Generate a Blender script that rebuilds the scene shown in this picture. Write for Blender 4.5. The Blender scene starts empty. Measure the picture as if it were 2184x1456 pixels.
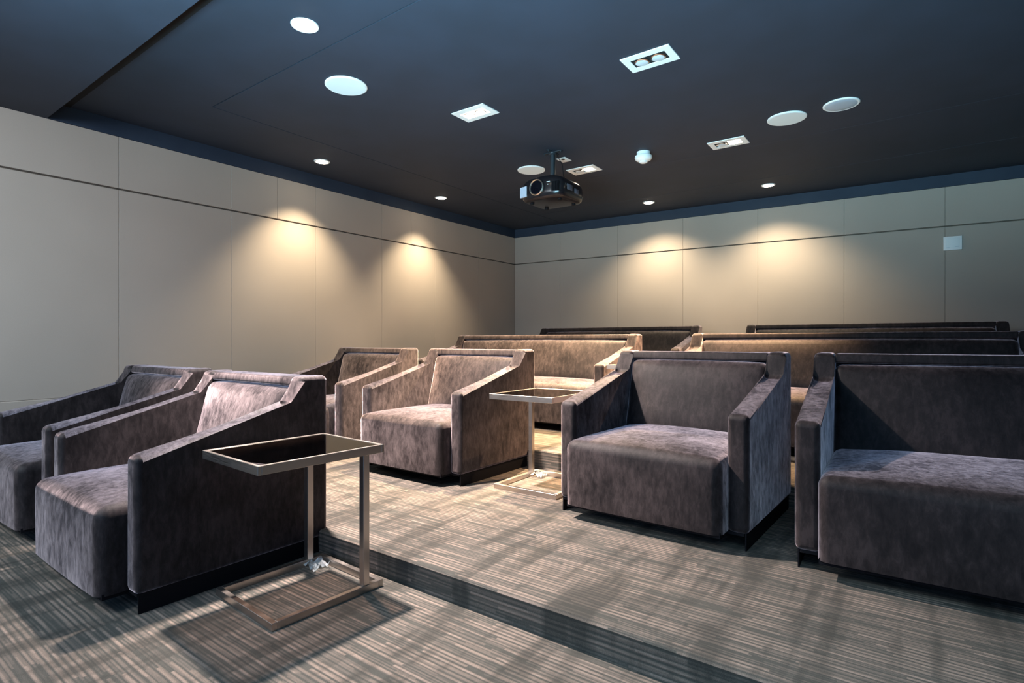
import bpy, bmesh, math, random
from mathutils import Vector, Matrix, noise

random.seed(7)
S = bpy.context.scene
COL = S.collection

# ------------------------------------------------------------------ camera
F_PX = 1181.0
YAW = 0.634
cam_d = bpy.data.cameras.new('camera')
cam_d.sensor_width = 36.0
cam_d.lens = F_PX / 2184.0 * 36.0
cam_d.clip_start = 0.02
cam = bpy.data.objects.new('camera', cam_d)
COL.objects.link(cam)
cam.location = (0, 0, 1.05)
cam.rotation_euler = (math.pi / 2, 0, YAW)
S.camera = cam

# ------------------------------------------------------------------ world, view
world = bpy.data.worlds.new('world')
S.world = world
world.use_nodes = True
world.node_tree.nodes['Background'].inputs[0].default_value = (0.30, 0.50, 0.62, 1)
world.node_tree.nodes['Background'].inputs[1].default_value = 0.10
S.view_settings.view_transform = 'Standard'
S.view_settings.look = 'None'
S.view_settings.gamma = 1.0
S.view_settings.use_curve_mapping = False
S.view_settings.exposure = 1.0

WARM = (1.0, 0.70, 0.42)
COOL = (0.62, 0.86, 1.0)


def aim(o, target):
    d = Vector(target) - o.location
    o.rotation_euler = d.to_track_quat('-Z', 'Y').to_euler()


def area(name, loc, target, size, sy, power, color, spread=180):
    l = bpy.data.lights.new(name, 'AREA')
    l.shape = 'RECTANGLE'
    l.size = size
    l.size_y = sy
    l.energy = power
    l.color = color
    l.spread = math.radians(spread)
    o = bpy.data.objects.new(name, l)
    COL.objects.link(o)
    o.location = loc
    aim(o, target)
    return o


# unseen area lights added at the front end of the room for cool fill
area('front_overhead_fill', (-3.4, -0.8, 2.62), (-4.2, 2.0, 1.0), 2.6, 1.4, 72, (0.80, 0.91, 1.0), 150)
area('right_overhead_fill', (0.7, -0.4, 2.62), (0.7, 0.4, 0.0), 2.0, 1.0, 30, (0.55, 0.85, 1.0), 90)
area('front_fill', (-0.9, -2.0, 1.5), (-1.2, 3.0, 0.4), 4.6, 1.4, 26, (0.30, 0.56, 1.0))
area('ceiling_fill', (-0.7, -0.7, 0.9), (-0.8, 0.9, 2.83), 3.4, 0.6, 158, (0.44, 0.84, 1.0), 96)  # added uplight standing in for bounced light on the ceiling

# ------------------------------------------------------------------ dimensions
XL = -5.2            # left wall
XR = 3.4             # right wall, out of view
YF = -2.4            # front wall, out of view
YB0, SB = 7.15, 0.066   # back wall y at the left corner, and its slope
ZW = 2.70            # top of the upholstered wall panels and of the lower ceiling
ZC = 2.83            # main ceiling
LEVELS = [0.0, 0.112, 0.245, 0.365]
STEPS = [1.655, 3.43, 5.21]


def yback(x):
    return YB0 + SB * (x - XL)


# ------------------------------------------------------------------ materials
def new_mat(name):
    m = bpy.data.materials.new(name)
    m.use_nodes = True
    nt = m.node_tree
    return m, nt, nt.nodes['Principled BSDF']


def N(nt, typ, **kw):
    n = nt.nodes.new(typ)
    for k, v in kw.items():
        if k.startswith('i_'):
            key = k[2:]
            key = int(key) if key.isdigit() else key.replace('_', ' ')
            n.inputs[key].default_value = v
        else:
            setattr(n, k, v)
    return n


def plain(name, col, rough=0.6, metal=0.0, **kw):
    m, nt, b = new_mat(name)
    b.inputs['Base Color'].default_value = (*col, 1)
    b.inputs['Roughness'].default_value = rough
    b.inputs['Metallic'].default_value = metal
    for k, v in kw.items():
        b.inputs[k.replace('_', ' ')].default_value = v
    return m


def ramp(nt, stops):
    r = nt.nodes.new('ShaderNodeValToRGB')
    e = r.color_ramp.elements
    while len(e) < len(stops):
        e.new(0.5)
    for el, (p, c) in zip(e, stops):
        el.position = p
        el.color = (*c, 1) if len(c) == 3 else c
    return r


def mapping(nt, scale=(1, 1, 1), rot=(0, 0, 0), coord='Object'):
    tc = nt.nodes.new('ShaderNodeTexCoord')
    mp = nt.nodes.new('ShaderNodeMapping')
    mp.inputs['Scale'].default_value = scale
    mp.inputs['Rotation'].default_value = rot
    nt.links.new(tc.outputs[coord], mp.inputs[0])
    return mp.outputs[0]


def velvet(name):
    m, nt, b = new_mat(name)
    L = nt.links.new
    co = mapping(nt, (1, 1, 1))
    oi = nt.nodes.new('ShaderNodeObjectInfo')
    add = N(nt, 'ShaderNodeVectorMath', operation='ADD')
    mul = N(nt, 'ShaderNodeVectorMath', operation='SCALE')
    mul.inputs['Scale'].default_value = 13.0
    L(oi.outputs['Random'], mul.inputs[0])
    L(co, add.inputs[0])
    L(mul.outputs[0], add.inputs[1])
    # crushed pile: streaky patches
    st = N(nt, 'ShaderNodeMapping')
    st.inputs['Scale'].default_value = (30, 30, 12)
    L(add.outputs[0], st.inputs[0])
    n1 = N(nt, 'ShaderNodeTexNoise', i_Scale=1.2, i_Detail=8.0, i_Roughness=0.72, i_Distortion=0.35)
    L(st.outputs[0], n1.inputs['Vector'])
    n2 = N(nt, 'ShaderNodeTexNoise', i_Scale=4.5, i_Detail=3.0, i_Roughness=0.5)
    L(add.outputs[0], n2.inputs['Vector'])
    mx = N(nt, 'ShaderNodeMath', operation='MULTIPLY_ADD', i_1=0.62, i_2=0.0)
    L(n1.outputs[0], mx.inputs[0])
    mx2 = N(nt, 'ShaderNodeMath', operation='MULTIPLY_ADD', i_1=0.38)
    L(n2.outputs[0], mx2.inputs[0])
    L(mx.outputs[0], mx2.inputs[2])
    r = ramp(nt, [(0.40, (0.005, 0.0035, 0.004)), (0.50, (0.010, 0.0075, 0.0082)), (0.61, (0.022, 0.0165, 0.0175))])
    L(mx2.outputs[0], r.inputs[0])
    L(r.outputs[0], b.inputs['Base Color'])
    b.inputs['Roughness'].default_value = 0.62
    b.inputs['Specular IOR Level'].default_value = 0.25
    sw = N(nt, 'ShaderNodeMapRange', i_1=0.39, i_2=0.60, i_3=0.32, i_4=1.0)
    L(mx2.outputs[0], sw.inputs[0])
    L(sw.outputs[0], b.inputs['Sheen Weight'])
    b.inputs['Sheen Roughness'].default_value = 0.33
    b.inputs['Sheen Tint'].default_value = (1.0, 0.88, 0.97, 1)
    bp = N(nt, 'ShaderNodeBump', i_Strength=0.22, i_Distance=0.012)
    L(mx2.outputs[0], bp.inputs['Height'])
    L(bp.outputs[0], b.inputs['Normal'])
    # upright pile: an extra soft sheen lobe, strong where lamps graze the nap
    sh = nt.nodes.new('ShaderNodeBsdfSheen')
    shc = ramp(nt, [(0.39, (0.08, 0.060, 0.064)), (0.62, (0.82, 0.65, 0.63))])
    L(mx2.outputs[0], shc.inputs[0])
    L(shc.outputs[0], sh.inputs['Color'])
    sh.inputs['Roughness'].default_value = 0.42
    L(bp.outputs[0], sh.inputs['Normal'])
    ad = nt.nodes.new('ShaderNodeAddShader')
    L(b.outputs[0], ad.inputs[0])
    L(sh.outputs[0], ad.inputs[1])
    L(ad.outputs[0], nt.nodes['Material Output'].inputs[0])
    return m


def carpet(name):
    m, nt, b = new_mat(name)
    L = nt.links.new
    tc = nt.nodes.new('ShaderNodeTexCoord')

    def nz(scale, loc=(0, 0, 0), detail=1.0, rough=0.5):
        mp = nt.nodes.new('ShaderNodeMapping')
        mp.inputs['Scale'].default_value = scale
        mp.inputs['Location'].default_value = loc
        L(tc.outputs['Object'], mp.inputs[0])
        n = N(nt, 'ShaderNodeTexNoise', i_Scale=1.0, i_Detail=detail, i_Roughness=rough)
        L(mp.outputs[0], n.inputs['Vector'])
        return n.outputs[0]

    def mth(op, a, bb, c=None):
        n = nt.nodes.new('ShaderNodeMath')
        n.operation = op
        for i, v in enumerate((a, bb, c)):
            if v is None:
                continue
            if isinstance(v, (int, float)):
                n.inputs[i].default_value = v
            else:
                L(v, n.inputs[i])
        return n.outputs[0]

    def rng(v, a, bb, c, d):
        n = N(nt, 'ShaderNodeMapRange', i_1=a, i_2=bb, i_3=c, i_4=d)
        L(v, n.inputs[0])
        return n.outputs[0]
    # pale threads running along the rows, about 19 mm apart, broken every few decimetres
    sep = nt.nodes.new('ShaderNodeSeparateXYZ')
    L(tc.outputs['Object'], sep.inputs[0])
    u = mth('ADD', sep.outputs[1], sep.outputs[2])
    wob = nz((9, 3, 3), (1, 1, 1), 2.0)
    u = mth('ADD', u, mth('MULTIPLY', mth('SUBTRACT', wob, 0.5), 0.004))

    def threads(freq, seglen, seed):
        r_ = mth('MULTIPLY', u, freq)
        row = mth('FLOOR', r_, 0)
        fr = mth('SUBTRACT', r_, row)
        w1 = nt.nodes.new('ShaderNodeTexWhiteNoise')
        w1.noise_dimensions = '1D'
        L(mth('ADD', row, seed), w1.inputs['W'])
        xx = mth('ADD', mth('MULTIPLY', sep.outputs[0], 1.0 / seglen), mth('MULTIPLY', w1.outputs[0], 17.0))
        seg = mth('FLOOR', xx, 0)
        cmb = nt.nodes.new('ShaderNodeCombineXYZ')
        L(row, cmb.inputs[0])
        L(seg, cmb.inputs[1])
        cmb.inputs[2].default_value = seed
        w2 = nt.nodes.new('ShaderNodeTexWhiteNoise')
        w2.noise_dimensions = '3D'
        L(cmb.outputs[0], w2.inputs['Vector'])
        tri = mth('SUBTRACT', 1.0, mth('ABSOLUTE', mth('MULTIPLY_ADD', fr, 2.0, -1.0), 0))
        return mth('MULTIPLY', rng(tri, 0.25, 0.75, 0.0, 1.0), rng(w2.outputs[0], 0.12, 0.9, 0.0, 1.0))
    t_a = threads(52.0, 0.23, 3.0)
    t_b = threads(88.0, 0.11, 9.0)
    bands = nz((11.0, 1.0, 1.0), (0.3, 0.8, 0), 2.0, 0.6)
    smudge = nz((4.0, 6.0, 6.0), (5, 2, 0), 3.0, 0.6)
    bright = rng(mth('ADD', mth('MULTIPLY', bands, 0.66), mth('MULTIPLY', smudge, 0.34)), 0.405, 0.52, 0.0, 1.0)
    th = mth('ADD', mth('MULTIPLY', t_a, 0.70), mth('MULTIPLY', t_b, 0.30))
    th = mth('MULTIPLY', th, rng(bright, 0.0, 1.0, 0.35, 1.0))
    r = ramp(nt, [(0.0, (0.070, 0.070, 0.062)), (0.15, (0.108, 0.098, 0.085)), (0.45, (0.160, 0.133, 0.111)), (0.9, (0.255, 0.202, 0.168))])
    L(th, r.inputs[0])
    gr = nz((420, 420, 420), (0, 0, 0), 1.0)
    shade = mth('MULTIPLY', rng(gr, 0.25, 0.75, 0.72, 1.22), rng(bright, 0.0, 1.0, 0.72, 1.0))
    sc = N(nt, 'ShaderNodeVectorMath', operation='SCALE')
    L(r.outputs[0], sc.inputs[0])
    L(shade, sc.inputs['Scale'])
    L(sc.outputs[0], b.inputs['Base Color'])
    b.inputs['Roughness'].default_value = 0.95
    b.inputs['Specular IOR Level'].default_value = 0.1
    bp = N(nt, 'ShaderNodeBump', i_Strength=0.3, i_Distance=0.003)
    L(th, bp.inputs['Height'])
    L(bp.outputs[0], b.inputs['Normal'])
    return m


def fabric_wall(name):
    m, nt, b = new_mat(name)
    L = nt.links.new
    co = mapping(nt, (1, 1, 1))
    n1 = N(nt, 'ShaderNodeTexNoise', i_Scale=1.1, i_Detail=2.0)
    L(co, n1.inputs['Vector'])
    n2 = N(nt, 'ShaderNodeTexNoise', i_Scale=260.0, i_Detail=2.0)
    L(co, n2.inputs['Vector'])
    mx = N(nt, 'ShaderNodeMath', operation='MULTIPLY_ADD', i_1=0.35)
    L(n2.outputs[0], mx.inputs[0])
    h = N(nt, 'ShaderNodeMath', operation='MULTIPLY', i_1=0.65)
    L(n1.outputs[0], h.inputs[0])
    L(h.outputs[0], mx.inputs[2])
    r = ramp(nt, [(0.3, (0.40, 0.350, 0.300)), (0.7, (0.46, 0.405, 0.350))])
    L(mx.outputs[0], r.inputs[0])
    L(r.outputs[0], b.inputs['Base Color'])
    b.inputs['Roughness'].default_value = 0.85
    b.inputs['Specular IOR Level'].default_value = 0.15
    b.inputs['Sheen Weight'].default_value = 0.1
    bp = N(nt, 'ShaderNodeBump', i_Strength=0.12, i_Distance=0.002)
    L(n2.outputs[0], bp.inputs['Height'])
    L(bp.outputs[0], b.inputs['Normal'])
    return m


def painted(name, c0, c1, rough=0.7):
    m, nt, b = new_mat(name)
    L = nt.links.new
    n1 = N(nt, 'ShaderNodeTexNoise', i_Scale=3.0, i_Detail=5.0)
    L(mapping(nt), n1.inputs['Vector'])
    r = ramp(nt, [(0.35, c0), (0.65, c1)])
    L(n1.outputs[0], r.inputs[0])
    L(r.outputs[0], b.inputs['Base Color'])
    b.inputs['Roughness'].default_value = rough
    return m


def brushed(name):
    m, nt, b = new_mat(name)
    L = nt.links.new
    n1 = N(nt, 'ShaderNodeTexNoise', i_Scale=1.0, i_Detail=3.0)
    L(mapping(nt, (12, 12, 400)), n1.inputs['Vector'])
    mr = N(nt, 'ShaderNodeMapRange', i_1=0.3, i_2=0.7, i_3=0.28, i_4=0.42)
    L(n1.outputs[0], mr.inputs[0])
    L(mr.outputs[0], b.inputs['Roughness'])
    b.inputs['Base Color'].default_value = (0.52, 0.47, 0.43, 1)
    b.inputs['Metallic'].default_value = 1.0
    return m


def glow(name, col, strength):
    m, nt, b = new_mat(name)
    b.inputs['Base Color'].default_value = (0.8, 0.8, 0.8, 1)
    b.inputs['Emission Color'].default_value = (*col, 1)
    b.inputs['Emission Strength'].default_value = strength
    return m


M_VELVET = velvet('crushed_velvet')
M_CARPET = carpet('striped_carpet')
M_WALL = fabric_wall('beige_fabric_panel')
M_SEAM = plain('panel_backing', (0.16, 0.13, 0.10), 0.9)
M_CEIL = painted('navy_ceiling_paint', (0.0175, 0.0235, 0.040), (0.021, 0.028, 0.048), 0.75)
M_BAND = painted('navy_band_paint', (0.016, 0.030, 0.056), (0.022, 0.038, 0.066), 0.7)
M_GAP = plain('black_gap', (0.004, 0.004, 0.005), 0.9)
M_BLACK = plain('black_lacquer', (0.005, 0.005, 0.007), 0.7, 0.0, Specular_IOR_Level=0.15)
M_STEEL = brushed('brushed_steel')
M_WHITE = plain('white_plastic', (0.88, 0.90, 0.90), 0.45)
M_GRILLE = plain('white_grille', (0.82, 0.88, 0.89), 0.6)
M_FROST = plain('frosted_lens', (0.42, 0.50, 0.60), 0.35)
M_CHROME = plain('chrome', (0.85, 0.85, 0.86), 0.12, 1.0)
M_BODY = plain('glossy_black_plastic', (0.012, 0.010, 0.012), 0.22)
M_LENS = plain('lens_glass', (0.003, 0.003, 0.006), 0.05)
M_RING = plain('satin_champagne_metal', (0.85, 0.78, 0.70), 0.3, 1.0)
M_VENT = plain('vent_reflection', (0.50, 0.55, 0.66), 0.5)  # pale blue colour imitates a reflection on the left grille
M_LAMP = glow('warm_lamp', (1.0, 0.86, 0.66), 22.0)
M_REFL = glow('reflector_glow', (1.0, 0.84, 0.64), 4.0)  # emission imitates lamp light falling on the reflector, which is no lamp
M_PLAIN = plain('front_wall_paint', (0.10, 0.12, 0.14), 0.8)
M_SMOKE, _nt, _b = new_mat('smoked_glass')
_tr = N(_nt, 'ShaderNodeBsdfTransparent')
_tr.inputs[0].default_value = (0.50, 0.44, 0.40, 1)
_gl = N(_nt, 'ShaderNodeBsdfGlossy')
_gl.inputs['Roughness'].default_value = 0.02
_fr = N(_nt, 'ShaderNodeFresnel', i_0=1.5)
_mx = N(_nt, 'ShaderNodeMixShader')
_nt.links.new(_fr.outputs[0], _mx.inputs[0])
_nt.links.new(_tr.outputs[0], _mx.inputs[1])
_nt.links.new(_gl.outputs[0], _mx.inputs[2])
_nt.links.new(_mx.outputs[0], _nt.nodes['Material Output'].inputs[0])
M_FILM = plain('clear_film', (0.85, 0.92, 0.95), 0.08, 0.0, Transmission_Weight=0.75, IOR=1.3)


# ------------------------------------------------------------------ mesh helpers
def link_bm(name, bm, mat, parent=None, smooth=True, loc=None, rot=None, angle=35):
    me = bpy.data.meshes.new(name)
    bmesh.ops.recalc_face_normals(bm, faces=bm.faces)
    if smooth:
        for f in bm.faces:
            f.smooth = True
        for e in bm.edges:
            if len(e.link_faces) == 2 and e.calc_face_angle(0) > math.radians(angle):
                e.smooth = False
    bm.to_mesh(me)
    bm.free()
    for mm in (mat if isinstance(mat, (list, tuple)) else [mat]):
        me.materials.append(mm)
    o = bpy.data.objects.new(name, me)
    COL.objects.link(o)
    if parent:
        o.parent = parent
    if loc:
        o.location = loc
    if rot:
        o.rotation_euler = rot
    return o


def add_box(bm, x0, x1, y0, y1, z0, z1, bev=0.0, seg=2, mi=0):
    t = bmesh.new()
    vs = [t.verts.new(p) for p in [(x0, y0, z0), (x1, y0, z0), (x1, y1, z0), (x0, y1, z0), (x0, y0, z1), (x1, y0, z1), (x1, y1, z1), (x0, y1, z1)]]
    for f in [(0, 3, 2, 1), (4, 5, 6, 7), (0, 1, 5, 4), (1, 2, 6, 5), (2, 3, 7, 6), (3, 0, 4, 7)]:
        t.faces.new([vs[i] for i in f])
    if bev > 0:
        bmesh.ops.bevel(t, geom=list(t.edges), offset=bev, segments=seg, profile=0.5, affect='EDGES')
    merge(bm, t, mi)


def merge(bm, t, mi=0):
    mp = {}
    for v in t.verts:
        mp[v] = bm.verts.new(v.co)
    for f in t.faces:
        try:
            nf = bm.faces.new([mp[v] for v in f.verts])
            nf.material_index = mi
            nf.smooth = f.smooth
        except ValueError:
            pass
    t.free()


def add_prism(bm, prof, x0, x1, bev=0.0, seg=3):
    """profile in (y, z), extruded along x"""
    t = bmesh.new()
    a = [t.verts.new((x0, y, z)) for y, z in prof]
    b = [t.verts.new((x1, y, z)) for y, z in prof]
    n = len(prof)
    t.faces.new(a)
    t.faces.new(list(reversed(b)))
    for i in range(n):
        t.faces.new([a[i], b[i], b[(i + 1) % n], a[(i + 1) % n]])
    if bev:
        bmesh.ops.bevel(t, geom=list(t.edges), offset=bev, segments=seg, profile=0.5, affect='EDGES')
    merge(bm, t)


def add_lathe(bm, prof, seg=32, axis='z', origin=(0, 0, 0), mi=0):
    ox, oy, oz = origin
    rings = []
    for r, h in prof:
        ring = []
        for i in range(seg):
            a = 2 * math.pi * i / seg
            c, s = r * math.cos(a), r * math.sin(a)
            p = (ox + c, oy + s, oz + h) if axis == 'z' else (ox + c, oy + h, oz + s)
            ring.append(bm.verts.new(p))
        rings.append(ring)
    for a, b in zip(rings, rings[1:]):
        for i in range(seg):
            f = bm.faces.new([a[i], a[(i + 1) % seg], b[(i + 1) % seg], b[i]])
            f.material_index = mi
    for ring in (rings[0], rings[-1]):
        f = bm.faces.new(ring)
        f.material_index = mi


def samples(n, r, half):
    """-1..1 parameters with extra density near the ends (corner radius r of half size)"""
    k = min(0.9, r / half)
    out = []
    for t in (0, 0.12, 0.28, 0.45, 0.65, 0.85):
        out.append(-1 + k * t)
    for i in range(n + 1):
        out.append(-1 + k + (2 - 2 * k) * i / n)
    for t in (0.85, 0.65, 0.45, 0.28, 0.12, 0):
        out.append(1 - k * t)
    return out


def pillow(bm, x0, x1, y0, y1, z0, z1, r, bulge=(0, 0, 0, 0, 0, 0), n=(8, 8, 6), wob=0.0, seed=0.0, shear=None):
    """rounded, swelling cushion block. bulge = (-x, +x, -y, +y, -z, +z)"""
    c = Vector(((x0 + x1) / 2, (y0 + y1) / 2, (z0 + z1) / 2))
    h = Vector(((x1 - x0) / 2, (y1 - y0) / 2, (z1 - z0) / 2))
    S3 = [samples(n[i], r, h[i]) for i in range(3)]
    t = bmesh.new()
    for ax in range(3):
        u, v = (ax + 1) % 3, (ax + 2) % 3
        for sg in (-1, 1):
            grid = []
            for a in S3[u]:
                row = []
                for b in S3[v]:
                    q = [0, 0, 0]
                    q[ax] = sg
                    q[u] = a
                    q[v] = b
                    p = Vector([q[i] * h[i] for i in range(3)])
                    inner = Vector([max(-h[i] + r, min(h[i] - r, p[i])) for i in range(3)])
                    d = p - inner
                    if d.length > 1e-9:
                        p = inner + d.normalized() * r
                    # swelling
                    qn = [max(-1, min(1, p[i] / h[i])) for i in range(3)]
                    for i in range(3):
                        j, k = (i + 1) % 3, (i + 2) % 3
                        w = (1 - qn[j] ** 4) * (1 - qn[k] ** 4)
                        if qn[i] < 0:
                            p[i] -= bulge[2 * i] * w * min(1, -qn[i] * 1.2)
                        else:
                            p[i] += bulge[2 * i + 1] * w * min(1, qn[i] * 1.2)
                    p = p + c
                    if shear:
                        p = shear(p)
                    if wob:
                        nz = noise.noise(p * 4.0 + Vector((seed, seed * 1.7, 3)))
                        p = p + Vector((0, -1, 1)).normalized() * nz * wob
                    row.append(t.verts.new(p))
                grid.append(row)
            for i in range(len(grid) - 1):
                for j in range(len(grid[0]) - 1):
                    t.faces.new([grid[i][j], grid[i + 1][j], grid[i + 1][j + 1], grid[i][j + 1]])
    bmesh.ops.remove_doubles(t, verts=list(t.verts), dist=1e-4)
    merge(bm, t)


def empty(name, loc, rz=0.0):
    o = bpy.data.objects.new(name, None)
    COL.objects.link(o)
    o.location = loc
    o.rotation_euler = (0, 0, rz)
    o.empty_display_size = 0.1
    return o


def tag(o, label=None, cat=None, group=None, kind=None):
    if label:
        o['label'] = label
    if cat:
        o['category'] = cat
    if group:
        o['group'] = group
    if kind:
        o['kind'] = kind
    return o


def copy_thing(root, loc, rz):
    r = root.copy()
    COL.objects.link(r)
    r.location = loc
    r.rotation_euler = (0, 0, rz)
    for ch in root.children:
        c = ch.copy()
        COL.objects.link(c)
        c.parent = r
        for g in ch.children:
            d = g.copy()
            COL.objects.link(d)
            d.parent = c
    return r


# ------------------------------------------------------------------ floor: four carpeted levels
def build_floor():
    bm = bmesh.new()
    prof = [(YF, 0.0)]
    for ys, za, zb in zip(STEPS, LEVELS, LEVELS[1:]):
        prof.append((ys + 0.004, za))
        prof.append((ys, zb - 0.016))
        for k in range(1, 5):
            a = math.pi / 2 * k / 4
            prof.append((ys - 0.004 + 0.018 * (1 - math.cos(a)), zb - 0.016 + 0.016 * math.sin(a)))
    top = len(prof)
    n = 40
    for i in range(n):
        xa = XL + (XR - XL) * i / n
        xb = XL + (XR - XL) * (i + 1) / n
        for j in range(top - 1):
            (ya, za), (yb, zb) = prof[j], prof[j + 1]
            bm.faces.new([bm.verts.new(p) for p in ((xa, ya, za), (xb, ya, za), (xb, yb, zb), (xa, yb, zb))])
        ya, za = prof[-1]
        bm.faces.new([bm.verts.new(p) for p in ((xa, ya, za), (xb, ya, za), (xb, yback(xb) + 0.02, za), (xa, yback(xa) + 0.02, za))])
    bmesh.ops.remove_doubles(bm, verts=list(bm.verts), dist=1e-5)
    # underside, so that the floor is a solid slab
    vs = [bm.verts.new(p) for p in ((XL, YF, -0.1), (XR, YF, -0.1), (XR, yback(XR) + 0.02, -0.1), (XL, yback(XL) + 0.02, -0.1))]
    bm.faces.new(vs)
    o = link_bm('floor', bm, M_CARPET, smooth=True, angle=60)
    tag(o, kind='structure')


build_floor()


# ------------------------------------------------------------------ upholstered walls
def panel_wall(name, length, xs_low, xs_up, origin, rot, z0=0.0):
    """local x along the wall, local -y faces the room, panel front at y = 0"""
    bm = bmesh.new()
    add_box(bm, -0.02, length, 0.035, 0.12, -0.1, ZC + 0.05, mi=1)
    g = 0.0007
    for xa, xb in zip(xs_low, xs_low[1:]):
        add_box(bm, xa + g, xb - g, 0.0, 0.05, 0.626, 2.272, 0.003, 2)
        add_box(bm, xa + g, xb - g, -0.012, 0.05, -0.05, 0.6246, 0.006, 2)
    for xa, xb in zip(xs_up, xs_up[1:]):
        add_box(bm, xa + g, xb - g, 0.0, 0.05, 2.286, ZW, 0.003, 2)
    o = link_bm(name, bm, [M_WALL, M_SEAM], smooth=False)
    o.location = origin
    o.rotation_euler = (0, 0, rot)
    tag(o, kind='structure')
    return o


# left wall: local x runs along world +y
P = 0.905
ys = [YF + 0.0] + [1.72 - P * k for k in range(4, -1, -1)] + [1.72 + P * k for k in range(1, 6)]
ys = sorted(set(round(y, 3) for y in ys if y > YF - 0.001))
yend = YB0
low = [y - YF for y in ys] + [yend - YF]
up = sorted(low + [3.09 - YF, 4.91 - YF])
panel_wall('wall_left', yend - YF + 0.12, low, up, (XL, YF, 0), math.pi / 2)
# back wall: starts at the corner
ANG = math.atan(SB)
PB = 0.925
blen = (XR - XL) / math.cos(ANG)
xs = [0.0] + [0.81 + PB * k for k in range(0, 9)]
xs = [x for x in xs if x < blen - 0.2] + [blen]
xup = [x for x in xs]
panel_wall('wall_back', blen + 0.1, xs, xup, (XL, YB0, 0), ANG)

# plain walls out of view
bm = bmesh.new()
add_box(bm, XR, XR + 0.12, YF - 0.12, yback(XR) + 0.1, -0.1, ZC + 0.05)
tag(link_bm('wall_right', bm, M_WALL, smooth=False), kind='structure')
bm = bmesh.new()
add_box(bm, XL - 0.12, XR, YF - 0.12, YF, -0.1, ZC + 0.05)
tag(link_bm('wall_front', bm, M_PLAIN, smooth=False), kind='structure')


# ------------------------------------------------------------------ ceiling
YS = 1.262     # edge of the lower ceiling near the screen


def build_ceiling():
    bm = bmesh.new()
    d = 0.008

    def slab(x0, x1, y0, y1, z=ZC, t=0.06):
        add_box(bm, x0, x1, y0, y1, z, z + t)
    # main ceiling cut in pieces with narrow open joints
    xa, ya, yb = -4.32, 2.04, 6.50
    slab(XL - 0.1, XR + 0.1, 1.40, ya - d / 2)                      # front strip
    slab(XL - 0.1, xa - d / 2, ya - d / 2, 7.9)                      # strip along left wall
    slab(xa + d / 2, XR + 0.1, ya + d / 2, 5.36)                     # main field
    slab(xa + d / 2, XR + 0.1, 5.363, yb - d / 2)
    slab(xa + d / 2, XR + 0.1, yb + d / 4, 7.9)
    add_box(bm, XL - 0.1, XR + 0.1, YS, 7.95, ZC + 0.05, ZC + 0.12, mi=1)  # dark backing seen in the joints
    # lower ceiling with its black reveal behind the edge
    add_box(bm, XL - 0.1, XR + 0.1, YF - 0.1, YS, ZW, ZC + 0.12, 0.0)
    add_box(bm, XL - 0.01, XR + 0.1, YS, 1.40, ZC - 0.004, ZC + 0.06, mi=1)
    o = link_bm('ceiling', bm, [M_CEIL, M_GAP], smooth=False)
    tag(o, kind='structure')


build_ceiling()

# navy band between wall panels and ceiling (left and back)
bm = bmesh.new()
add_box(bm, XL - 0.06, XL + 0.003, YS, YB0 + 0.02, ZW + 0.002, ZC)
tag(link_bm('trim_1', bm, M_BAND, smooth=False), kind='structure')
bm = bmesh.new()
add_box(bm, 0.0, blen, -0.003, 0.06, ZW + 0.002, ZC)
o = link_bm('trim_2', bm, M_BAND, smooth=False)
o.location = (XL, YB0, 0)
o.rotation_euler = (0, 0, ANG)
tag(o, kind='structure')


# ------------------------------------------------------------------ seats
D_, P_, A1, YN, A2, H_, YT, T_, PS, ZS = 0.855, 0.074, 0.606, 0.672, 0.738, 0.880, 0.707, 0.096, 0.094, 0.415


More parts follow.
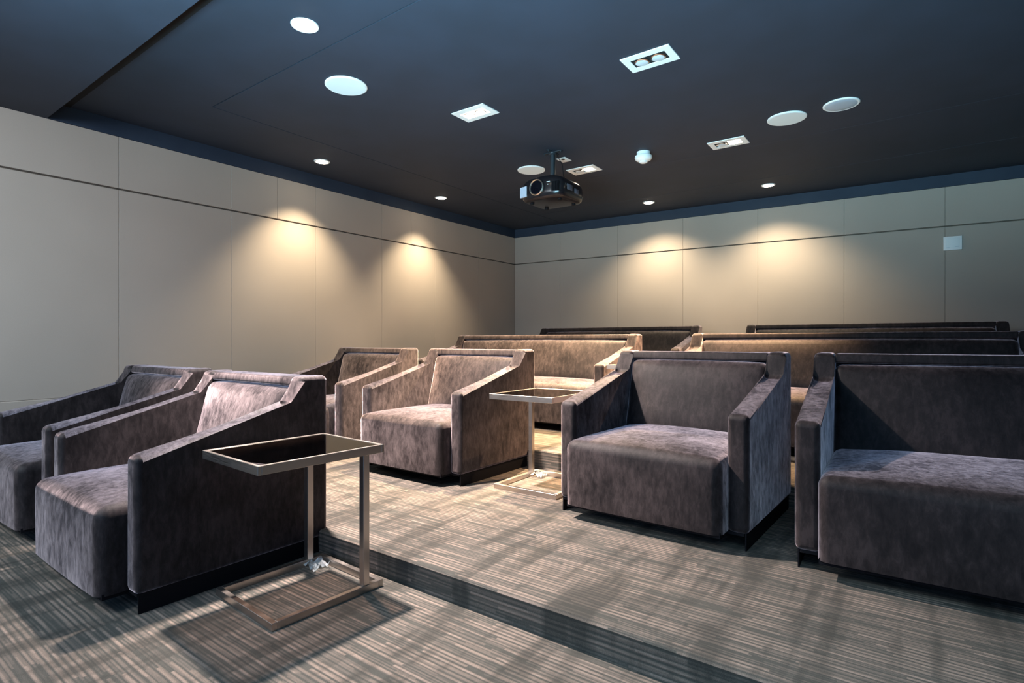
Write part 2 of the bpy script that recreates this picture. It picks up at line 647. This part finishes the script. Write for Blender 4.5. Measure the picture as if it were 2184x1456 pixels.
def make_seat(name, W, loc, rz, seed, fine=1.0):
    root = empty(name, loc, rz)
    T = T_
    prof = [(0, P_), (0, A1), (YN, A2), (YT - 0.004, H_), (D_, H_), (D_, P_)]
    for x0, x1 in ((0, T), (W - T, W)):
        bm = bmesh.new()
        add_prism(bm, prof, x0, x1, 0.026, 5)
        arm = link_bm('arm', bm, M_VELVET, root, angle=50)
        arm.modifiers.new('normals', 'WEIGHTED_NORMAL').keep_sharp = True
        # stitched welt line on the top corner of the arm
        bm = bmesh.new()
        yw = YT - 0.012
        add_box(bm, x0 + 0.010, x1 - 0.010, YN - 0.006, YN + 0.0, A2 - 0.006, A2 + 0.0045, 0.002)
        link_bm('seam', bm, M_VELVET, arm)
        bm = bmesh.new()
        xo = 0.012 if x0 == 0 else W - 0.018
        add_box(bm, xo, xo + 0.006, 0.014, D_ - 0.02, 0.0, P_ + 0.02)
        link_bm('leg', bm, M_BLACK, root, smooth=False)
    # back frame with its top rail
    bm = bmesh.new()
    bf = [(YT + 0.055, P_), (YT + 0.055, H_ - 0.05), (YT + 0.004, H_ - 0.052), (YT + 0.014, H_ - 0.004), (D_, H_ - 0.004), (D_, P_)]
    add_prism(bm, bf, T - 0.006, W - T + 0.006, 0.012, 3)
    link_bm('back_frame', bm, M_VELVET, root, angle=50).modifiers.new('normals', 'WEIGHTED_NORMAL').keep_sharp = True
    # back cushion, leaning back
    zb, zt = ZS - 0.05, H_ - 0.062

    def lean(p):
        k = (p.z - zb) / (zt - zb)
        return Vector((p.x, p.y + 0.115 * k, p.z))
    bm = bmesh.new()
    nx = max(8, int(W * 10))
    pillow(bm, T - 0.003, W - T + 0.003, 0.575, 0.715, zb, zt, 0.036, (0, 0, 0.034, 0, 0, 0.006), (nx, 4, 10), 0.004, seed, lean)
    link_bm('back_cushion', bm, M_VELVET, root, angle=70)
    # seat block
    bm = bmesh.new()
    pillow(bm, T - 0.003, W - T + 0.003, -PS, 0.74, P_ - 0.06, ZS - 0.004, 0.044, (0, 0, 0.010, 0, 0, 0.034), (nx, 10, 8), 0.005, seed + 5,
           lambda p: Vector((p.x, p.y, max(p.z, P_ + 0.003))))
    link_bm('seat', bm, M_VELVET, root, angle=70)
    # black base board under the seat
    bm = bmesh.new()
    add_box(bm, T + 0.002, W - T - 0.002, -PS + 0.016, D_ - 0.03, P_ - 0.012, P_ + 0.012)
    link_bm('base', bm, M_BLACK, root, smooth=False)
    for xa, xb in ((0.020, T + 0.011), (W - T - 0.011, W - 0.020)):
        bm = bmesh.new()
        add_box(bm, xa, xb, 0.012, D_ - 0.03, P_ - 0.010, P_ + 0.004)
        link_bm('arm_base', bm, M_BLACK, root, smooth=False)
    return root


GR = 'velvet armchairs in the cinema room'
ch = make_seat('armchair', 1.0, (-3.406, 0.849, 0), 0.001, 1.0)
tag(ch, 'brown velvet armchair in the front row directly beside the nearest side table', 'armchair', GR)
for loc, rz, lab in [
    ((-4.628, 0.862, 0), 0.016, 'dark velvet armchair at the far left, cut off by the photo edge'),
    ((-4.70, 2.74, LEVELS[1]), 0.0, 'lit brown armchair in the second row, closest to the left wall'),
    ((-3.375, 2.677, LEVELS[1]), -0.005, 'lit brown armchair left of the middle side table, on the raised step'),
    ((-1.609, 2.634, LEVELS[1]), -0.036, 'blue-grey mottled armchair between the middle side table and the large front sofa'),
]:
    c = copy_thing(ch, loc, rz)
    tag(c, lab, 'armchair', GR)

GS = 'long velvet sofas in the cinema room'
s = make_seat('sofa', 2.30, (-0.419, 2.547, LEVELS[1]), 0.032, 3.0)
tag(s, 'very dark blue velvet sofa at the right edge, nearest of the sofas', 'sofa', GS)
for loc, rz, lab in [
    ((-4.49, 4.30, LEVELS[2]), 0.0, 'brightly lit brown sofa behind the lit armchair and middle side table'),
    ((-1.645, 4.30, LEVELS[2]), 0.022, 'sofa behind the blue-grey armchair, brown at its left end and dark at right'),
    ((-4.458, 6.07, LEVELS[3]), 0.0, 'left sofa of the last row against the back wall, only its back showing'),
    ((-1.587, 6.10, LEVELS[3]), 0.045, 'right sofa of the last row, a thin dark strip of backrest below the wall sensor'),
]:
    c = copy_thing(s, loc, rz)
    tag(c, lab, 'sofa', GS)


# ------------------------------------------------------------------ side tables
def make_table(loc, rz):
    root = empty('side_table', loc, rz)
    Wt, Lt, zt, th = 0.464, 0.55, 0.609, 0.034
    w = 0.022

    def frame(x0, x1, y0, y1, z0, z1, wd):
        bm = bmesh.new()
        add_box(bm, x0, x1, y0, y0 + wd, z0, z1, 0.0012, 1)
        add_box(bm, x0, x1, y1 - wd, y1, z0, z1, 0.0012, 1)
        add_box(bm, x0, x0 + wd, y0 + wd, y1 - wd, z0, z1, 0.0012, 1)
        add_box(bm, x1 - wd, x1, y0 + wd, y1 - wd, z0, z1, 0.0012, 1)
        return bm
    top = link_bm('table_frame', frame(0, Wt, 0, Lt, zt - th, zt, 0.014), M_STEEL, root, angle=20)
    bm = bmesh.new()
    add_box(bm, 0.0145, Wt - 0.0145, 0.0145, Lt - 0.0145, zt - 0.010, zt - 0.002)
    tag(link_bm('glass_top', bm, M_SMOKE, root, smooth=False), 'smoked glass top')
    ox, oy, Lb = -0.006, 0.054, 0.494
    link_bm('base_frame', frame(ox, ox + Wt, oy, oy + Lb, 0.0, 0.030, w), M_STEEL, root, angle=20)
    for x0 in (0.0, Wt - 0.034):
        bm = bmesh.new()
        add_box(bm, x0 - 0.004, x0 + 0.026, 0.450, 0.480, 0.0305, zt - th - 0.0005, 0.0015, 1)
        link_bm('upright', bm, M_STEEL, root, angle=20)
    # crumpled clear film left in the rear corner of the base
    bm = bmesh.new()
    rnd = random.Random(4)
    g = [[bm.verts.new((0.03 + 0.085 * i / 6 + rnd.uniform(-.004, .004), 0.43 + 0.085 * j / 5 + rnd.uniform(-.004, .004), 0.006 + rnd.uniform(0, .034))) for j in range(6)] for i in range(7)]
    for i in range(6):
        for j in range(5):
            bm.faces.new([g[i][j], g[i + 1][j], g[i + 1][j + 1], g[i][j + 1]])
    f = link_bm('plastic_film', bm, M_FILM, root, smooth=False)
    tag(f, 'crumpled clear plastic film')
    return root


t1 = make_table((-2.343, 1.066, 0), -0.051)
tag(t1, 'steel side table with smoked glass top in the foreground, beside the front armchair', 'side table', 'C-shaped steel side tables')
t2 = copy_thing(t1, (-2.188, 2.733, LEVELS[1]), 0.012)
tag(t2, 'steel side table standing between two armchairs on the first raised step', 'side table', 'C-shaped steel side tables')
t3 = copy_thing(t1, (-2.125, 4.235, LEVELS[2]), 0.0)
tag(t3, 'side table nearly hidden between the two middle-row sofas, only a bright corner showing', 'side table', 'C-shaped steel side tables')


# ------------------------------------------------------------------ ceiling fittings
def lamp_light(name, parent, loc, power, angle, blend, target=None, color=WARM, radius=0.03):
    l = bpy.data.lights.new(name, 'SPOT')
    l.energy = power
    l.color = color
    l.spot_size = math.radians(angle)
    l.spot_blend = blend
    l.shadow_soft_size = radius
    o = bpy.data.objects.new(name, l)
    COL.objects.link(o)
    o.parent = parent
    o.location = loc
    if target:
        o.rotation_euler = (Vector(target) - Vector(loc)).to_track_quat('-Z', 'Y').to_euler()
    return o


def make_downlight(loc):
    root = empty('downlight', loc)
    bm = bmesh.new()
    add_lathe(bm, [(0.054, -0.001), (0.056, -0.006), (0.074, -0.005), (0.076, 0.0)], 40)
    # ring: remove the two caps
    link_bm('trim_ring', bm, M_WHITE, root)
    bm = bmesh.new()
    add_lathe(bm, [(0.057, -0.0065), (0.050, -0.0085), (0.025, -0.0105)], 32)
    link_bm('lamp', bm, M_LAMP, root)
    return root


DL = 'round recessed downlights'
spec = [
    ((-2.787, 1.821), 'large bright round downlight at the top left of the photo', 'down'),
    ((-4.76, 3.30), 'round downlight washing the left wall, the nearer of the two there', 'left'),
    ((-4.775, 5.01), 'round downlight washing the left wall, nearest the room corner', 'left'),
    ((-2.79, 6.75), 'round downlight washing the back wall, just right of the projector', 'back'),
    ((-1.385, 6.81), 'round downlight washing the back wall below the square fixture', 'back'),
]
d0 = make_downlight((spec[0][0][0], spec[0][0][1], ZC))
for i, ((x, y), lab, kind) in enumerate(spec):
    d = d0 if i == 0 else copy_thing(d0, (x, y, ZC), 0)
    tag(d, lab, 'ceiling light', DL)
for (x, y), lab, kind in spec:
    d = [o for o in COL.objects if o.get('label') == lab][0]
    if kind == 'down':
        lamp_light('lamp_light', d, (0, 0, -0.03), 800, 102, 0.9, (0.18, 0.26, -1), (1.0, 0.85, 0.79), 0.055)
    elif kind == 'left':
        lamp_light('lamp_light', d, (0, 0, -0.03), 96, 92, 0.85, (-0.10, 0, -1), (1.0, 0.80, 0.54))
    else:
        lamp_light('lamp_light', d, (0, 0, -0.03), 78, 118, 0.95, (0, 0.14, -1), (1.0, 0.80, 0.54))


def make_twin(loc, lit):
    """recessed rectangular fixture with two adjustable spots; origin in the middle of its face"""
    root = empty('recessed_spotlight', loc)
    a, b = 0.158, 0.102
    bm = bmesh.new()
    ia, ib = 0.112, 0.052
    for x0, x1, y0, y1 in ((-a, a, -b, -ib), (-a, a, ib, b), (-a, -ia, -ib, ib), (ia, a, -ib, ib)):
        add_box(bm, x0, x1, y0, y1, -0.006, 0.0)
    link_bm('trim_frame', bm, M_WHITE, root, smooth=False)
    bm = bmesh.new()
    add_box(bm, -ia, ia, -ib, ib, -0.0025, -0.0008)
    hs = link_bm('housing', bm, M_GAP if not lit[0] else M_REFL, root, smooth=False)
    if lit[1] and not lit[0]:
        bm = bmesh.new()
        add_box(bm, 0.0, ia - 0.001, -ib + 0.001, ib - 0.001, -0.0042, -0.0026)
        link_bm('reflector_glow', bm, M_REFL, root, smooth=False)
    for k, sx in enumerate((-0.054, 0.054)):
        bm = bmesh.new()
        add_lathe(bm, [(0.040, -0.0026), (0.046, -0.006), (0.046, -0.009), (0.040, -0.012)], 32, origin=(sx, 0, 0))
        lp = link_bm('lamp', bm, M_CHROME, root)
        bm = bmesh.new()
        add_lathe(bm, [(0.039, -0.0125), (0.030, -0.0145), (0.012, -0.016)], 28, origin=(sx, 0, 0))
        link_bm('lens', bm, M_LAMP if lit[k] else M_FROST2, lp)
    return root


M_FROST2 = plain('unlit_lamp_lens', (0.62, 0.68, 0.74), 0.3)
TW = 'rectangular recessed twin spotlights'
tw = make_twin((-2.785, 3.305, ZC), (True, True))
tag(tw, 'glowing white rectangular ceiling light left of the projector', 'ceiling light', TW)
lamp_light('lamp_light', tw, (0, 0, -0.04), 640, 88, 0.8, (-0.05, 0.16, -1), WARM)
tw = make_twin((-1.366, 3.325, ZC), (False, False))
tag(tw, 'switched-off twin spotlight in a white rectangular frame, top middle of the ceiling', 'ceiling light', TW)
tw = make_twin((-1.378, 5.145, ZC), (False, True))
tag(tw, 'rectangular ceiling light with only its right spot lit, right of the smoke detector', 'ceiling light', TW)
lamp_light('lamp_light', tw, (0.05, 0, -0.04), 560, 84, 0.8, (-0.12, -0.12, -1), (1.0, 0.62, 0.34))
tw = make_twin((-2.80, 5.07, ZC), (False, True))
tag(tw, 'half-lit rectangular ceiling light directly behind the projector', 'ceiling light', TW)
lamp_light('lamp_light', tw, (0.05, 0, -0.04), 1050, 105, 0.85, (0.02, -0.12, -1), WARM)


def make_speaker(loc, r=0.143):
    root = empty('ceiling_speaker', loc)
    bm = bmesh.new()
    add_lathe(bm, [(r, 0.0), (r, -0.006), (r - 0.004, -0.009), (r - 0.010, -0.009)], 56)
    link_bm('rim', bm, M_WHITE, root)
    bm = bmesh.new()
    add_lathe(bm, [(r - 0.010, -0.0085), (r - 0.012, -0.0105), (r * 0.5, -0.0112), (0.004, -0.0115)], 56)
    link_bm('grille', bm, M_GRILLE, root)
    return root


SPK = 'round white in-ceiling speakers'
s0 = make_speaker((-3.21, 2.42, ZC))
tag(s0, 'white disc speaker in the ceiling, left of the glowing rectangular light', 'speaker', SPK)
tag(copy_thing(s0, (-3.24, 4.745, ZC), 0), 'white disc speaker in the ceiling just above left of the projector', 'speaker', SPK)
tag(copy_thing(s0, (-0.850, 4.855, ZC), 0), 'large white disc speaker in the ceiling at right, next to the grey-lensed round fitting', 'speaker', SPK)

# round fitting with a frosted lens
root = empty('round_ceiling_light', (-0.471, 4.81, ZC))
bm = bmesh.new()
r = 0.122
add_lathe(bm, [(r, 0.0), (r, -0.006), (r - 0.006, -0.010), (r - 0.016, -0.009)], 48)
link_bm('rim', bm, M_WHITE, root)
bm = bmesh.new()
add_lathe(bm, [(r - 0.016, -0.0088), (r - 0.02, -0.0105), (r * 0.5, -0.012), (0.004, -0.013)], 48)
link_bm('lens', bm, M_FROST, root)
tag(root, 'unlit round ceiling fitting with white rim and greyish lens, farthest right', 'ceiling light')

# smoke detector
root = empty('smoke_detector', (-2.09, 4.93, ZC))
bm = bmesh.new()
add_lathe(bm, [(0.062, 0.0), (0.062, -0.030), (0.078, -0.038), (0.080, -0.055), (0.072, -0.072), (0.052, -0.084), (0.040, -0.087)], 40)
link_bm('housing', bm, M_WHITE, root)
bm = bmesh.new()
add_lathe(bm, [(0.037, -0.0875), (0.036, -0.098), (0.026, -0.103), (0.008, -0.105)], 32)
link_bm('sensor_cap', bm, M_WHITE, root)
tag(root, 'white domed detector hanging from the ceiling between projector and half-lit spotlight', 'smoke detector')

# small square cover plate behind the projector pole
root = empty('ceiling_outlet', (-2.80, 4.665, ZC))
bm = bmesh.new()
add_box(bm, -0.050, 0.050, -0.065, 0.065, -0.007, 0.0, 0.002)
link_bm('cover_plate', bm, M_WHITE, root)
bm = bmesh.new()
add_lathe(bm, [(0.018, -0.0072), (0.018, -0.010), (0.014, -0.011)], 20, origin=(0.008, -0.028, 0))
tag(link_bm('socket', bm, M_GAP, root), 'black socket hole')
tag(root, 'small white square cover plate on the ceiling beside the projector pole', 'outlet')


# ------------------------------------------------------------------ projector on its ceiling mount
def build_projector():
    px, py = -2.775, 4.42
    root = empty('projector', (px, py, ZC), 0.0)
    pb = 2.345 - ZC     # underside
    pt = 2.530 - ZC     # top
    Wp, Dp = 0.46, 0.42
    bm = bmesh.new()
    t = bmesh.new()
    nx, ny = 28, 24

    def section(z, k, drop=0.0):
        pts = []
        for i in range(72):
            a = 2 * math.pi * i / 72
            c, s = math.cos(a), math.sin(a)
            ex = 0.26
            x = math.copysign(abs(c) ** ex, c) * Wp / 2 * k
            y = math.copysign(abs(s) ** ex, s) * Dp / 2 * k
            # bowed front
            y -= 0.035 * (1 - (x / (Wp / 2)) ** 2) if y < 0 else 0
            pts.append(t.verts.new((x, y, z)))
        return pts
    secs = []
    hgt = pt - pb
    for fz, k in [(0.0, 0.80), (0.03, 0.90), (0.12, 0.965), (0.3, 1.0), (0.55, 1.0), (0.72, 0.985), (0.85, 0.94), (0.95, 0.86), (1.0, 0.74)]:
        secs.append(section(pb + hgt * fz, k))
    for a, b in zip(secs, secs[1:]):
        for i in range(72):
            t.faces.new([a[i], a[(i + 1) % 72], b[(i + 1) % 72], b[i]])
    t.faces.new(secs[0])
    t.faces.new(secs[-1])
    # domed top
    for v in t.verts:
        if v.co.z > pb + hgt * 0.5:
            q = 1 - (v.co.x / (Wp / 2)) ** 2
            v.co.z += 0.028 * q * ((v.co.z - pb) / hgt)
    merge(bm, t)
    link_bm('body', bm, M_BODY, root, angle=50)
    yf = -Dp / 2 - 0.035
    zl = 2.442 - ZC
    bm = bmesh.new()
    add_lathe(bm, [(0.060, 0.03), (0.070, -0.012), (0.074, -0.020), (0.068, -0.026), (0.062, -0.020), (0.055, 0.0)], 48, axis='y', origin=(-0.01, yf, zl))
    ring = link_bm('lens_ring', bm, M_RING, root)
    bm = bmesh.new()
    add_lathe(bm, [(0.0615, -0.0185), (0.050, -0.021), (0.046, -0.0205), (0.024, -0.024), (0.004, -0.026)], 40, axis='y', origin=(-0.01, yf, zl))
    link_bm('lens', bm, M_LENS, root)
    # vents at both front corners, slatted
    bm = bmesh.new()
    for k in range(9):
        x = -0.217 + k * 0.0095
        add_box(bm, x, x + 0.0072, yf + 0.020 - k * 0.002, yf + 0.034, zl - 0.060, zl + 0.036, 0.0015, 1)
    link_bm('vent', bm, M_VENT, root)
    bm = bmesh.new()
    for k in range(7):
        x = 0.135 + k * 0.010
        add_box(bm, x, x + 0.0072, yf + 0.004 + k * 0.0022, yf + 0.034, zl - 0.050, zl + 0.036, 0.0015, 1)
    link_bm('vent', bm, M_BLACK, root)
    # small front badge and indicator lamps
    bm = bmesh.new()
    add_box(bm, 0.085, 0.118, yf - 0.003 + 0.008, yf + 0.02, zl + 0.036, zl + 0.041)
    add_box(bm, 0.094, 0.101, yf - 0.002 + 0.008, yf + 0.02, zl + 0.012, zl + 0.019)
    link_bm('indicator', bm, M_WHITE, root, smooth=False)
    # side control panel window
    bm = bmesh.new()
    add_box(bm, Wp / 2 - 0.006, Wp / 2 + 0.0025, -0.12, -0.03, pb + 0.075, pb + 0.125, 0.002)
    add_box(bm, Wp / 2 - 0.006, Wp / 2 + 0.0025, 0.01, 0.08, pb + 0.065, pb + 0.110, 0.002)
    link_bm('control_panel', bm, M_VENT_D, root)
    # feet
    for sx, sy in ((-0.15, -0.12), (0.15, -0.12), (-0.15, 0.13), (0.15, 0.13)):
        bm = bmesh.new()
        add_lathe(bm, [(0.018, pb - 0.012), (0.020, pb + 0.002)], 20, origin=(sx, sy, 0))
        link_bm('foot', bm, M_BLACK, root)
    # mount: ceiling cross plate, pole, universal arms
    bm = bmesh.new()
    add_box(bm, -0.10, 0.10, -0.014, 0.014, -0.008, 0.0, 0.002)
    add_box(bm, -0.014, 0.014, -0.09, 0.09, -0.008, 0.0, 0.002)
    for q in ((-0.09, 0), (0.09, 0), (0, -0.08), (0, 0.08)):
        add_lathe(bm, [(0.007, -0.008), (0.007, -0.015), (0.004, -0.016)], 12, origin=(q[0], q[1], 0))
    add_lathe(bm, [(0.038, -0.008), (0.036, -0.022), (0.028, -0.030)], 24)
    mt = link_bm('ceiling_mount', bm, M_MOUNT, root)
    bm = bmesh.new()
    add_lathe(bm, [(0.024, -0.028), (0.024, -0.225), (0.034, -0.230), (0.034, -0.262), (0.02, -0.27)], 24)
    link_bm('pole', bm, M_MOUNT, root)
    bm = bmesh.new()
    zt = -0.262
    for ang in (40, 130, 220, 320):
        a = math.radians(ang)
        c, s_ = math.cos(a), math.sin(a)
        t = bmesh.new()
        add_box(t, 0.01, 0.155, -0.010, 0.010, -0.004, 0.004, 0.001, 1)
        bmesh.ops.transform(t, matrix=Matrix.Translation((0, 0, zt)) @ Matrix.Rotation(a, 4, 'Z') @ Matrix.Rotation(math.radians(4), 4, 'Y'), verts=list(t.verts))
        merge(bm, t)
        add_lathe(bm, [(0.008, zt - 0.03), (0.008, zt - 0.004)], 12, origin=(0.145 * c, 0.145 * s_, 0))
    add_lathe(bm, [(0.030, zt + 0.008), (0.046, zt), (0.046, zt - 0.008), (0.02, zt - 0.012)], 24)
    link_bm('mount_arms', bm, M_MOUNT, root)
    # cable drooping from pole to the body
    cu = bmesh.new()
    pts = [Vector((0.03, 0.02, -0.02)), Vector((0.075, 0.05, -0.12)), Vector((0.07, 0.08, -0.22)), Vector((0.10, 0.13, -0.30)), Vector((0.12, 0.17, -0.34))]
    prev = None
    for i in range(25):
        u = i / 24 * (len(pts) - 1)
        k = min(int(u), len(pts) - 2)
        p = pts[k].lerp(pts[k + 1], u - k)
        ring_ = [cu.verts.new(p + Vector((0.004 * math.cos(a), 0.004 * math.sin(a), 0))) for a in [2 * math.pi * j / 8 for j in range(8)]]
        if prev:
            for j in range(8):
                cu.faces.new([prev[j], prev[(j + 1) % 8], ring_[(j + 1) % 8], ring_[j]])
        prev = ring_
    link_bm('cable', cu, M_BLACK, root)
    tag(root, 'black projector with ringed lens hanging from a ceiling pole', 'projector')


M_VENT_D = plain('dim_panel', (0.10, 0.11, 0.15), 0.35)
M_MOUNT = plain('dark_mount_metal', (0.035, 0.042, 0.05), 0.4, 0.4)
build_projector()

# ------------------------------------------------------------------ wall fittings
root = empty('wall_sensor', (0.285, yback(0.285) - 0.001, 2.092), ANG)
bm = bmesh.new()
add_box(bm, -0.078, 0.078, -0.022, 0.0, -0.072, 0.072, 0.003)
link_bm('cover', bm, M_WHITE, root)
bm = bmesh.new()
add_box(bm, -0.060, 0.058, -0.0236, -0.021, -0.052, 0.056, 0.002)
link_bm('panel', bm, M_GRILLE, root)
bm = bmesh.new()
add_box(bm, -0.052, -0.028, -0.0244, -0.023, -0.049, -0.045)
add_box(bm, 0.018, 0.050, -0.0244, -0.023, -0.040, -0.037)
link_bm('marking', bm, M_FROST, root, smooth=False)
tag(root, 'white square plate high on the back wall at the right', 'wall control')

root = empty('wall_outlet', (XL + 0.0125, 3.70, 0.435), math.pi / 2)
bm = bmesh.new()
add_box(bm, -0.037, 0.037, -0.006, 0.0, -0.058, 0.058, 0.002)
link_bm('cover_plate', bm, M_WHITE, root)
for dz in (-0.022, 0.022):
    bm = bmesh.new()
    add_box(bm, -0.016, 0.016, -0.0075, -0.005, dz - 0.014, dz + 0.014, 0.001)
    link_bm('socket', bm, M_GRILLE, root)
tag(root, 'white outlet on the left wall, a sliver showing behind the front armchair', 'outlet')
